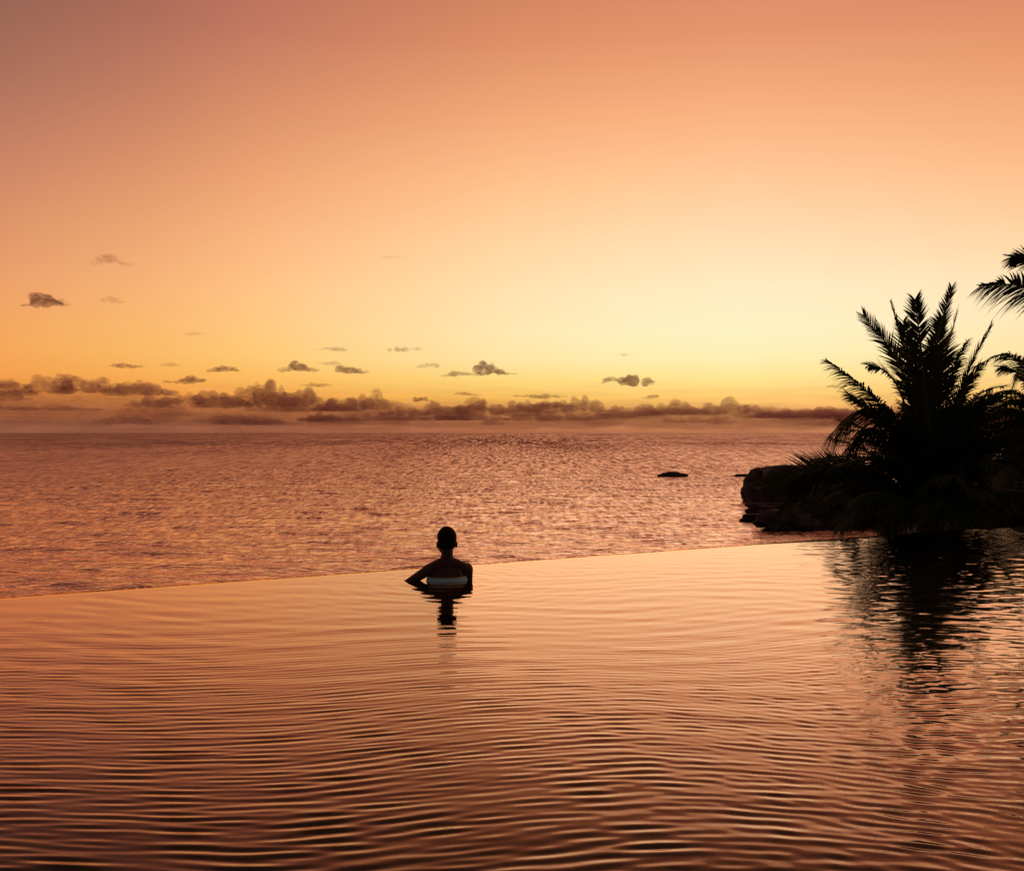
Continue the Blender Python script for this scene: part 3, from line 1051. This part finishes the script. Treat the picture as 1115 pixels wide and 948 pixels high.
ALB = (.98, .62, .58)
def cloud(px, py, w, h, dens, label, seed, D=7000):
    rs = random.Random(seed * 13 + 8)
    k = D / FPX
    c = P(px, py, D)
    W, H = w * k * 1.12, h * k
    lumps = []
    n = max(5, int(w / 3.2))
    u0 = rs.uniform(-.45, .45); sg = rs.uniform(.50, .90)
    u1 = rs.uniform(-.8, .8); a1 = rs.uniform(.2, .6)
    for i in range(n):
        u = (i + .5) / n * 2 - 1
        u = max(-.98, min(.98, u + rs.uniform(-.14, .14)))
        env = max(math.exp(-((u - u0) / sg) ** 2), a1 * math.exp(-((u - u1) / .22) ** 2)) * min(1, (1 - abs(u)) * 5)
        hh = H * (.14 + .62 * env * rs.uniform(.5, 1))
        zc = -H * .22 + hh * .40 + H * rs.uniform(-.10, .10) + H * .10 * math.sin(u * 3 + seed)
        r = (W / n * rs.uniform(.7, 1.9), W * .16 * (0.4 + env), hh * .58)
        lumps.append((c + Vector((u * W * .46, rs.uniform(-.1, .1) * W, zc)), r))
    for q in range(rs.randint(0, 1)):                      # a torn scrap beside it
        u = rs.choice((-1, 1)) * rs.uniform(.70, .95)
        lumps.append((c + Vector((u * W * .5, rs.uniform(-.1, .1) * W, H * rs.uniform(-.2, .25))), (W * rs.uniform(.04, .09), W * .06, H * rs.uniform(.06, .13))))
    me = cloud_hull(lumps, max(H / 9, 5), seed, c, H * .24)
    m = cloud_mat('cloud_vapour', dens * .95 / (W * .30), 1 / (H * .5), ALB, .38, .64, rs.uniform(1.4, 2.6))
    o = link_mesh('cloud', me, m, world_loc=c)
    tag(o, label, 'cloud', 'small clouds in the clear sky')
    return o

CL = [
 (51, 327, 50, 22, 3.2, 'dark brown puff of cloud high at the far left'),
 (120, 284, 40, 15, .55, 'faint wispy cloud above and right of the dark left puff'),
 (124, 327, 26, 9, .45, 'tiny faint wisp just right of the dark left puff'),
 (138, 398, 36, 8, 1.6, 'flat small cloud above the left cloud bank, leftmost of its row'),
 (187, 397, 24, 6, .5, 'faint sliver of cloud right above the dark flat-based cloud at left'),
 (201, 414, 42, 11, 2.4, 'dark flat-based cloud resting just above the bank at left'),
 (244, 402, 38, 8, 1.9, 'lens-shaped dark cloud midway between the flat-based left cloud and the plump one'),
 (325, 401, 44, 12, 2.2, 'plump dark cloud above the highest hump of the bank'),
 (360, 380, 38, 6, .8, 'thin streak of cloud above two plump clouds left of centre'),
 (384, 403, 38, 10, 2.0, 'ragged dark cloud right of the plump one above the bank hump'),
 (358, 395, 22, 6, .6, 'faint scrap of cloud between the plump and the ragged cloud'),
 (439, 380, 34, 8, 1.0, 'pale brown broken wisp highest above and left of the swimmer'),
 (464, 398, 26, 8, .8, 'small pale cloud above the swimmer'),
 (504, 407, 40, 7, 1.5, 'long flat cloud tail left of the humped cloud'),
 (539, 403, 42, 18, 2.4, 'humped dark cloud right of the swimmer with flat base'),
 (681, 414, 58, 16, 2.6, 'dark cloud shaped like a low hill, alone in the bright sky'),
 (678, 386, 16, 5, .5, 'tiny wisp above the hill-shaped cloud'),
 (426, 279, 24, 7, .22, 'barely visible wisp high in the middle of the sky'),
 (215, 363, 26, 5, .4, 'thin faint streak high over the left bank'),
 (905, 421, 18, 5, .9, 'little flat cloud just left of the palm frond tip'),
 (463, 434, 24, 10, 2.4, 'dark clump perched on top of the cloud bank just left of the swimmer'),
 (510, 429, 28, 5, 1.3, 'thin dark streak lying just over the bank in the middle'),
 (587, 431, 54, 7, 1.6, 'long ragged streak lying on the bank right of centre'),
 (345, 419, 32, 7, 1.2, 'ragged scrap of cloud right beside the bank hump'),
 (711, 432, 16, 6, 1.4, 'small scrap under the right end of the hill-shaped cloud'),
]
for i, (px, py, w, h, d, lab) in enumerate(CL):
    cloud(px, py, w, h, d, lab, i + 1)

# long bank along the horizon
TOP = [(-260, 420), (-150, 412), (-60, 418), (0, 412), (30, 417), (55, 407), (75, 406), (100, 416), (120, 413), (150, 411), (175, 418), (192, 427), (215, 425), (240, 426), (265, 420), (285, 415), (300, 414), (320, 422), (345, 429), (370, 431), (395, 424), (412, 430), (440, 441), (475, 437), (500, 434), (522, 435), (548, 439), (572, 435), (600, 435), (627, 430), (642, 432), (662, 441), (690, 437), (712, 441), (732, 436), (757, 433), (777, 437), (802, 433), (828, 439), (852, 443), (880, 441), (912, 441), (945, 446), (1000, 448), (1060, 446), (1120, 448), (1200, 444), (1300, 446), (1400, 450)]
BILLOW = [(-190, 424, 110, 26), (-80, 426, 90, 22), (12, 424, 60, 18), (55, 419, 66, 25), (93, 418, 70, 24), (148, 422, 84, 21), (200, 434, 60, 14),
          (240, 437, 70, 18), (292, 430, 84, 30), (332, 434, 70, 22), (374, 440, 60, 18), (402, 437, 54, 22), (440, 448, 60, 12), (480, 445, 64, 16),
          (522, 444, 66, 18), (566, 446, 60, 18), (600, 443, 56, 17), (634, 440, 50, 20), (668, 449, 50, 14), (700, 446, 54, 16), (734, 444, 54, 18),
          (768, 445, 50, 16), (804, 442, 54, 20), (845, 450, 60, 13), (890, 449, 66, 14), (945, 452, 70, 11), (1010, 453, 80, 11), (1090, 453, 90, 12), (1180, 452, 90, 14), (1280, 454, 100, 14)]
def billow_lumps(px, py, w, h, D, rs):
    k = D / FPX
    c = P(px, py, D)
    W, H = w * k, h * k
    n = max(6, int(w / 4.5))
    L_ = []
    for i in range(n):
        u = (i + .5) / n * 2 - 1
        u = max(-.98, min(.98, u + rs.uniform(-.12, .12)))
        env = 1 - abs(u) ** 1.8
        hh = H * (.26 + .74 * env * rs.uniform(.25, 1))
        L_.append((c + Vector((u * W * .46, rs.uniform(-.12, .12) * W, -H * .40 + hh * .5)), (W / n * rs.uniform(.8, 1.6), W * .16 * (.5 + env), hh * .56)))
    return c, L_
def bank():
    D = 10000
    k = D / FPX
    root = empty('cloud_bank', P(560, 465, D))
    xs = [p[0] for p in TOP]; ts = [p[1] for p in TOP]
    rs = random.Random(77)
    m = cloud_mat('cloud_bank_vapour', 1 / 150, 1 / 60, ALB, .31, .60, 2.4)
    m3 = cloud_mat('cloud_swell_vapour', 1 / 300, 1 / 45, ALB, .34, .62, 3.0)
    m2 = cloud_mat('cloud_haze_vapour', 1 / 330, 1 / 80, ALB, .27, .66, 4.5)
    extra = []
    for q in range(34):
        x = rs.uniform(-200, 1250)
        t = float(np.interp(x, xs, ts))
        extra.append((x, t + rs.uniform(3, 26), rs.uniform(22, 60), rs.uniform(7, 14)))
    for q in range(46):                                     # lower, flatter swells in front of the layer
        x = rs.uniform(-230, 1300)
        t = float(np.interp(x, xs, ts))
        y = rs.uniform(min(t + 22, 448), 459)
        extra.append((x, y, rs.uniform(45, 120), rs.uniform(7, 13)))
    for n, (px, py, w, h) in enumerate(BILLOW + extra):
        c, L_ = billow_lumps(px, py, w, h, D + rs.uniform(-250, 250), rs)
        me = cloud_hull(L_, 11, n + 11.9, c, h * k * .17)
        o = link_mesh('billow', me, m if n < len(BILLOW) + 34 else m3)
        o.location = c - root.location
        o.parent = root
    # softer continuous layers the billows rise from
    x0 = -300
    while x0 < 1400:
        x1 = x0 + 230
        lumps = []
        x = x0
        while x < x1:
            t = float(np.interp(x, xs, ts))
            top = t + (455 - t) * rs.uniform(.10, .45)
            base = rs.uniform(464, 470)
            c = P(x, (top + base) / 2, D + 700); c.y += rs.uniform(-80, 80)
            hw = rs.uniform(30, 70)
            lumps.append((c, (hw * k, 170, max((base - top) * .5 * k, 45))))
            x += hw * .35
        ctr = P((x0 + x1) / 2, 448, D + 700)
        me = cloud_hull(lumps, 16, x0 + 7, ctr, 22)
        o = link_mesh('cloud_layer', me, m2)
        o.location = ctr - root.location
        o.parent = root
        x0 = x1 + 8
    tag(root, 'long low bank of mauve brown cumulus lying along the whole sea horizon', 'cloud bank')
bank()

# ------------------------------------------------------------------ render settings
vs = SC.view_settings
vs.view_transform = 'Standard'
vs.look = 'None'
vs.exposure = 0
vs.gamma = 1
vs.use_curve_mapping = False
cy = SC.cycles
cy.use_denoising = True
try: cy.denoiser = 'OPENIMAGEDENOISE'
except Exception: pass
cy.max_bounces = 8
cy.glossy_bounces = 4
cy.transmission_bounces = 6
cy.diffuse_bounces = 2
cy.volume_bounces = 3
cy.transparent_max_bounces = 8
cy.caustics_reflective = True
cy.caustics_refractive = True
